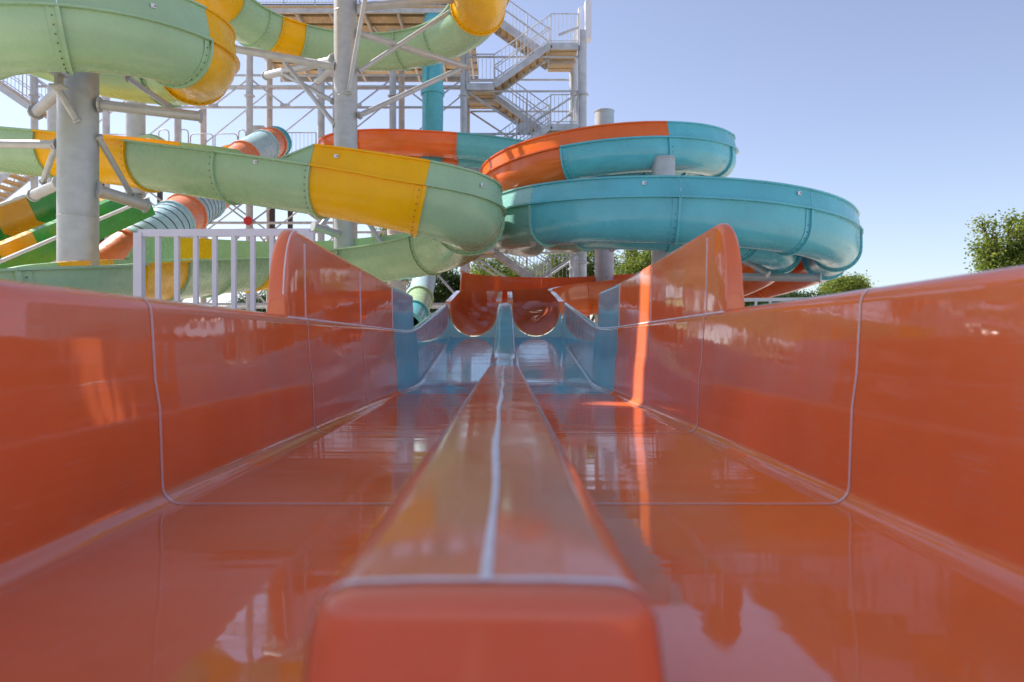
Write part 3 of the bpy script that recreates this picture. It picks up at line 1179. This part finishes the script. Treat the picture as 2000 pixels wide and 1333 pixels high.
t1 = empty('banded_tube_slide', 'light blue tube slide with dark bands and orange sections below the mint flume', 'water slide')
round_tube(t1, [P(450, 352, 24.2), P(405, 388, 22.6), P(362, 420, 21.0), P(318, 448, 19.8), P(272, 480, 19.0), P(222, 518, 18.4), P(160, 566, 18.0)], 0.60,
           [(0, 0.26, 'salmon'), (0.26, 0.46, 'lightblue'), (0.46, 0.56, 'salmon'), (0.56, 0.79, 'lightblue'), (0.79, 1.0, 'salmon')], 0.24)
t2 = empty('banded_tube_slide', 'light blue tube slide with orange collars starting at the platform railing', 'water slide')
round_tube(t2, [P(540, 278, 26.0), P(518, 285, 25.0), P(492, 298, 23.9), P(462, 320, 22.9), P(430, 352, 22.3)], 0.52,
           [(0, 0.1, 'blue_out'), (0.1, 0.28, 'salmon'), (0.28, 0.66, 'lightblue'), (0.66, 1.0, 'salmon')], 0)
t3 = empty('round_tube_mouth', 'orange tube mouth with green rim above the mint flume', 'water slide')
round_tube(t3, [P(300, 296, 25.4), P(296, 296, 24.2), P(288, 300, 23.0)], 0.52, [(0, 0.55, 'salmon'), (0.55, 1.0, 'mint_out')], 0)
t4 = empty('round_tube_mouth', 'small yellow tube end beside the light blue tube', 'water slide')
round_tube(t4, [P(452, 306, 25.2), P(448, 308, 24.2), P(440, 312, 23.2)], 0.36, [(0, 0.6, 'yellow_out'), (0.6, 1.0, 'yellow_out')], 0)
t5 = empty('round_tube_mouth', 'small pale green tube end peeking over the mint flume', 'water slide')
round_tube(t5, [P(362, 312, 25.2), P(358, 313, 24.2), P(352, 316, 23.2)], 0.36, [(0, 0.6, 'mint_out'), (0.6, 1.0, 'mint_out')], 0)

# steep turquoise drop slide
ds = empty('drop_slide', 'steep turquoise drop slide hanging down the stair tower', 'water slide')
dpts = [P(850, 20, 25.6), P(846, 70, 24.8), P(845, 140, 24.5), P(845, 240, 24.4), P(843, 340, 24.2), P(840, 440, 23.6), P(832, 520, 22.5), P(822, 575, 21.2), P(810, 612, 19.6), P(796, 640, 18.0)]
round_tube(ds, dpts, 0.36, [(0, 0.24, 'blue_out'), (0.24, 0.5, 'blue_out'), (0.5, 0.80, 'lightblue'), (0.80, 0.9, 'mint_out'), (0.9, 1.0, 'blue_out')], 0)
for z0, z1 in ((9.4, 8.0),):
    MB().bar((P(845, 200, 24.1).x - 0.2, 24.12, 6.5), (P(845, 200, 24.1).x - 0.2, 24.12, 12.0), 0.04, 0.06).build('rib', 'blue_out', ds, smooth=False)

# green and yellow multi-lane racer on the far left
mr = empty('chequered_racer', 'green and yellow chequered racer slide descending at the far left', 'water slide')
ra, rb_ = P(215, 392, 18.6), P(-200, 560, 14.2)
axis = (rb_ - ra)
Lr = axis.length
Tn = axis.normalized()
Sn = Tn.cross(Vector((0, 0, 1))).normalized()
Un = Sn.cross(Tn)
rl = Matrix.Rotation(R(-16), 3, Tn)
Sn, Un = rl @ Sn, rl @ Un
NS = 6
strip = [((-0.62, 0.62), (-0.45, 0.0)), ((-0.45, 0.0), (0.30, 0.0)), ((0.30, 0.0), (0.36, 0.26)), ((0.36, 0.26), (0.52, 0.26)), ((0.52, 0.26), (0.60, 0.0)), ((0.60, 0.0), (1.25, 0.0)), ((1.25, 0.0), (1.36, 0.34))]
for k in range(NS):
    for j, (a, b) in enumerate(strip):
        m = 'green' if (k + (1 if j < 2 else 0)) % 2 == 0 else 'yellow_lane'
        q0, q1 = ra + Tn * (Lr * k / NS + 0.004), ra + Tn * (Lr * (k + 1) / NS - 0.004)
        nr = Vector((b[1] - a[1], 0, -(b[0] - a[0]))).normalized()
        mb = MB()
        rg = []
        for q in (q0, q1):
            c = [(a[0], a[1]), (b[0], b[1]), (b[0] + nr.x * 0.03, b[1] + nr.z * 0.03), (a[0] + nr.x * 0.03, a[1] + nr.z * 0.03)]
            rg.append([q - Sn * s * 0.95 + Un * u * 0.95 for s, u in c])
        mb.loft(rg).build('lane_panel', m, mr, smooth=False)
for s, u in ((-0.62, 0.62), (1.36, 0.34)):
    MB().tube([ra - Sn * s * 0.95 + Un * u * 0.95, rb_ - Sn * s * 0.95 + Un * u * 0.95], 0.045, 8).build('rim', 'white', mr)
q0 = ra - Sn * 1.34
MB().bar(q0 + Un * 0.12, rb_ - Sn * 1.34 + Un * 0.12, 0.04, 0.44).build('side_skirt', 'green', mr, smooth=False)
for t in (0.15, 0.45, 0.75):
    p = ra.lerp(rb_, t)
    MB().tube([(p.x, p.y, 0), (p.x, p.y, p.z - 0.15)], 0.12, 12).build('leg', 'galv', mr)

# ---------------------------------------------------------------- white railings
def white_fence(label, a, b, h, step, zb, first=True, bar=0.05):
    a, b = Vector(a), Vector(b)
    root = empty('railing', label, 'railing', 'white railings beside the racing slide')
    up = Vector((0, 0, 1))
    MB().bar(a + up * h, b + up * h, bar * 1.1, bar * 1.4).build('top_rail', 'white', root, smooth=False)
    MB().bar(a + up * 0.12, b + up * 0.12, bar * 0.9, bar).build('bottom_rail', 'white', root, smooth=False)
    L = (b - a).length
    n = int(round(L / step))
    me = None
    for k in range(n + 1):
        p = a.lerp(b, k / n)
        if k in (0, n):
            MB().bar(p, p + up * (h - 0.0), bar * 1.6, bar * 1.6).build('post', 'white', root, smooth=False)
        elif me is None:
            o = MB().bar((0, 0, 0.12), (0, 0, h), bar * 0.85, bar * 0.85).build('baluster', 'white', root, smooth=False)
            o.location = p
            me = o.data
        else:
            share('baluster', me, root, p)
    return root


ra0, ra1 = P(272, 456, 7.0), P(606, 446, 6.95)
za = 1.30
white_fence('white baluster railing behind the left trough wall beside the fin', (ra0.x, ra0.y, za), (ra1.x, ra1.y, za), ra0.z - za, 0.192, za)
rb0, rb1 = P(1448, 586, 15.0), P(1590, 586, 14.8)
white_fence('white railing just showing over the right trough wall beside the fin', (rb0.x, rb0.y, 1.35), (rb1.x, rb1.y, 1.35), rb0.z - 1.35, 0.3, 1.3)
# deck under the railing
dk = MB().box((-3.6, 7.6, 0.65), (4.4, 1.6, 1.3)).build('concrete_step', 'ground', smooth=False)
tag(dk, 'sandy concrete step behind the left trough wall under the railing', 'step')
dk2 = MB().box((6.2, 15.3, 0.67), (3.4, 1.4, 1.34)).build('concrete_step', 'ground', smooth=False)
tag(dk2, 'sandy concrete step behind the right trough wall', 'step')

# ---------------------------------------------------------------- trees
def tree(label, base, height, crown, leaf, nleaf, size, mat='leaf', seed=1):
    """crown: list of (dx, dy, z, rx, ry, rz) ellipsoids relative to the base"""
    rnd = random.Random(seed)
    root = empty('tree', label, 'tree', 'trees behind the slides')
    b = Vector(base)
    tr = MB()
    top = max(c[2] for c in crown)
    pts = [b + Vector((0.1 * math.sin(k), 0.1 * math.cos(k * 1.7), top * 0.8 * k / 6)) for k in range(7)]
    tr.tube(pts, [0.22 * (1 - k / 8) for k in range(7)], 9)
    for c in crown:
        e = b + Vector((c[0], c[1], c[2]))
        s = pts[min(5, max(2, int(c[2] / top * 4)))]
        mid = s.lerp(e, 0.5) + Vector((rnd.uniform(-.2, .2), rnd.uniform(-.2, .2), 0.2))
        tr.tube([s, mid, e], [0.09, 0.06, 0.025], 6)
        for _ in range(5):
            q = e + Vector((rnd.uniform(-1, 1) * c[3], rnd.uniform(-1, 1) * c[4], rnd.uniform(-.6, .8) * c[5])) * 0.7
            tr.tube([mid.lerp(e, 0.6), q], [0.03, 0.012], 5)
    tr.build('trunk', 'bark', root)
    lv = MB()
    vol = sum(c[3] * c[4] * c[5] for c in crown)
    V, Fc = [], []
    for c in crown:
        nn = int(nleaf * c[3] * c[4] * c[5] / vol)
        ncl = max(8, nn // 28)
        e = b + Vector((c[0], c[1], c[2]))
        for _ in range(ncl):
            while True:
                u = Vector((rnd.uniform(-1, 1), rnd.uniform(-1, 1), rnd.uniform(-1, 1)))
                if 0.1 < u.length < 1:
                    break
            u = u.normalized() * (u.length ** 0.45) * rnd.uniform(0.8, 1.12)
            cc = e + Vector((u.x * c[3], u.y * c[4], u.z * c[5]))
            sp = size * rnd.uniform(0.9, 2.0)
            for _ in range(28):
                p = cc + Vector((rnd.gauss(0, sp), rnd.gauss(0, sp), rnd.gauss(0, sp * 0.8)))
                d1 = Vector((rnd.gauss(0, 1), rnd.gauss(0, 1), rnd.gauss(-0.2, 0.7))).normalized()
                d2 = d1.cross(Vector((rnd.gauss(0, 1), rnd.gauss(0, 1), rnd.gauss(0, 1)))).normalized()
                s = size * rnd.uniform(0.6, 1.3)
                i = len(V)
                V += [tuple(p), tuple(p + d1 * s * 0.5 + d2 * s * 0.28), tuple(p + d1 * s), tuple(p + d1 * s * 0.5 - d2 * s * 0.28)]
                Fc.append((i, i + 1, i + 2, i + 3))
    me = bpy.data.meshes.new('crown')
    me.from_pydata(V, [], Fc)
    me.materials.append(M[mat])
    o = bpy.data.objects.new('crown', me)
    COL.objects.link(o)
    o.parent = root
    return root


def crown_px(spots, d, base):
    out = []
    for px, py, wpx, hpx in spots:
        p = P(px, py, d)
        k = d / F
        out.append((p.x - base[0], random.uniform(-0.6, 0.6), p.z - base[2], wpx * k, wpx * k * 0.9, hpx * k))
    return out


d = 27
b = (P(1985, 600, d).x, d, 0)
tree('tall leafy tree at the right edge above the orange trough wall', b, 6, crown_px([(1912, 442, 7, 12), (1922, 462, 12, 14), (1930, 484, 16, 16), (1912, 492, 13, 14), (1940, 506, 20, 16), (1964, 438, 9, 12), (1972, 458, 14, 16), (1968, 484, 18, 18), (1985, 500, 20, 18), (2002, 430, 8, 18), (2008, 460, 16, 24), (1925, 520, 22, 14), (1970, 525, 40, 16), (2040, 480, 30, 60)], d, b), 0, 15000, 0.13, 'leaf', 3)
d = 36
b = (P(1645, 600, d).x, d, 0)
tree('small round tree under the right end of the blue spiral', b, 4, crown_px([(1645, 562, 34, 16), (1665, 552, 16, 10), (1625, 568, 20, 14)], d, b), 0, 12000, 0.11, 'leaf', 4)
d = 33
b = (P(1530, 640, d).x, d, 0)
tree('dark low tree below the orange twin flumes', b, 4, crown_px([(1540, 590, 50, 20), (1480, 598, 50, 16), (1590, 588, 24, 14)], d, b), 0, 14000, 0.11, 'leaf2', 5)
d = 34
b = (P(1248, 640, d).x, d, 0)
tree('sunlit tree between the two grey columns and the right fin', b, 5, crown_px([(1240, 505, 22, 24), (1262, 520, 26, 26), (1290, 500, 22, 24), (1240, 545, 40, 30), (1310, 540, 30, 40)], d, b), 0, 22000, 0.11, 'leaf', 6)
b = (P(1150, 640, d + 2).x, d + 2, 0)
tree('bushy tree seen through the foot of the stair tower', b, 5, crown_px([(1100, 510, 30, 28), (1150, 505, 26, 34), (1070, 540, 40, 26), (1190, 530, 24, 34), (1120, 555, 60, 30)], d + 2, b), 0, 28000, 0.11, 'leaf', 8)
b = (P(980, 640, d + 1).x, d + 1, 0)
tree('shaded tree behind the stair tower left of its foot', b, 5, crown_px([(985, 530, 34, 26), (945, 520, 26, 30), (1010, 545, 40, 20), (960, 560, 60, 30)], d + 1, b), 0, 22000, 0.11, 'leaf', 9)
b = (P(865, 640, d).x, d, 0)
tree('dark tree behind the drop slide end', b, 5, crown_px([(862, 560, 40, 40), (885, 590, 40, 40), (840, 600, 40, 40), (905, 570, 34, 30)], d, b), 0, 22000, 0.12, 'leaf2', 10)
b = (P(755, 640, d + 4).x, d + 4, 0)
tree('thin tree behind the middle column', b, 5, crown_px([(748, 448, 16, 18), (760, 470, 24, 24), (740, 480, 30, 22), (770, 520, 40, 50)], d + 4, b), 0, 12000, 0.11, 'leaf', 11)
b = (P(560, 640, d).x, d, 0)
tree('dark hedge-like tree behind the white railing', b, 5, crown_px([(560, 590, 50, 26), (500, 600, 50, 24), (620, 590, 40, 26)], d, b), 0, 14000, 0.12, 'leaf2', 12)
b = (P(90, 640, d).x, d, 0)
tree('scrubby tree behind the chequered racer', b, 5, crown_px([(90, 512, 40, 14), (220, 480, 22, 20), (60, 540, 80, 30), (210, 540, 80, 40)], d, b), 0, 14000, 0.11, 'leaf2', 13)

# ---------------------------------------------------------------- unseen roof added to shade the trough, its gap shaped for one sunbeam
cn = empty('added_shade_roof', 'unseen sheet cover on posts beside the slides, added to shade the trough', 'added shade cover')
ZC = 14.0
e1 = SUN_H.normalized()
e2 = Vector((e1.y, -e1.x, 0))
rot = Matrix((e1, e2, Vector((0, 0, 1)))).transposed()


def shade_point(p):
    t = (ZC - p.z) / math.tan(SUN_EL)
    return Vector((p.x, p.y, 0)) + e1 * t


g0 = shade_point(Vector((1.10, 5.78, 1.65)))
cc = shade_point(Vector((0.0, 6.5, 1.6)))
q = g0 - cc
gu, gv = q.dot(e1), q.dot(e2)
glen0, glen1 = gu - 1.15, gu + 0.95       # along the sun direction
gw = 0.165
U0, U1, V0, V1 = -4.0, 5.2, -7.4, 7.2


def sheet(u0, u1, v0, v1):
    c = cc + e1 * ((u0 + u1) / 2) + e2 * ((v0 + v1) / 2)
    MB().box((c.x, c.y, ZC), (u1 - u0, v1 - v0, 0.04), rot).build('added_shade_sheet', 'added_shade', cn, smooth=False)


sheet(U0, U1, V0, gv - gw)
sheet(U0, U1, gv + gw, V1)
sheet(U0, glen0, gv - gw + 0.001, gv + gw - 0.001)
sheet(glen1, U1, gv - gw + 0.001, gv + gw - 0.001)
for x, y in ((-15.5, 19.0), (-14.5, 12.5), (-10.5, 8.5), (-14.0, 16.0)):
    MB().tube([(x, y, 0), (x, y, ZC - 0.05)], 0.14, 14).build('post', 'galv', cn)
for a in (-3, 0, 3, 5):
    c = cc + e1 * (a * 0.8)
    pa, pb = c + e2 * V0, c + e2 * V1
    if abs(a * 0.8 - gu) < 1.6:
        continue
    MB().bar((pa.x, pa.y, ZC - 0.12), (pb.x, pb.y, ZC - 0.12), 0.1, 0.16).build('added_purlin', 'galv', cn, smooth=False)
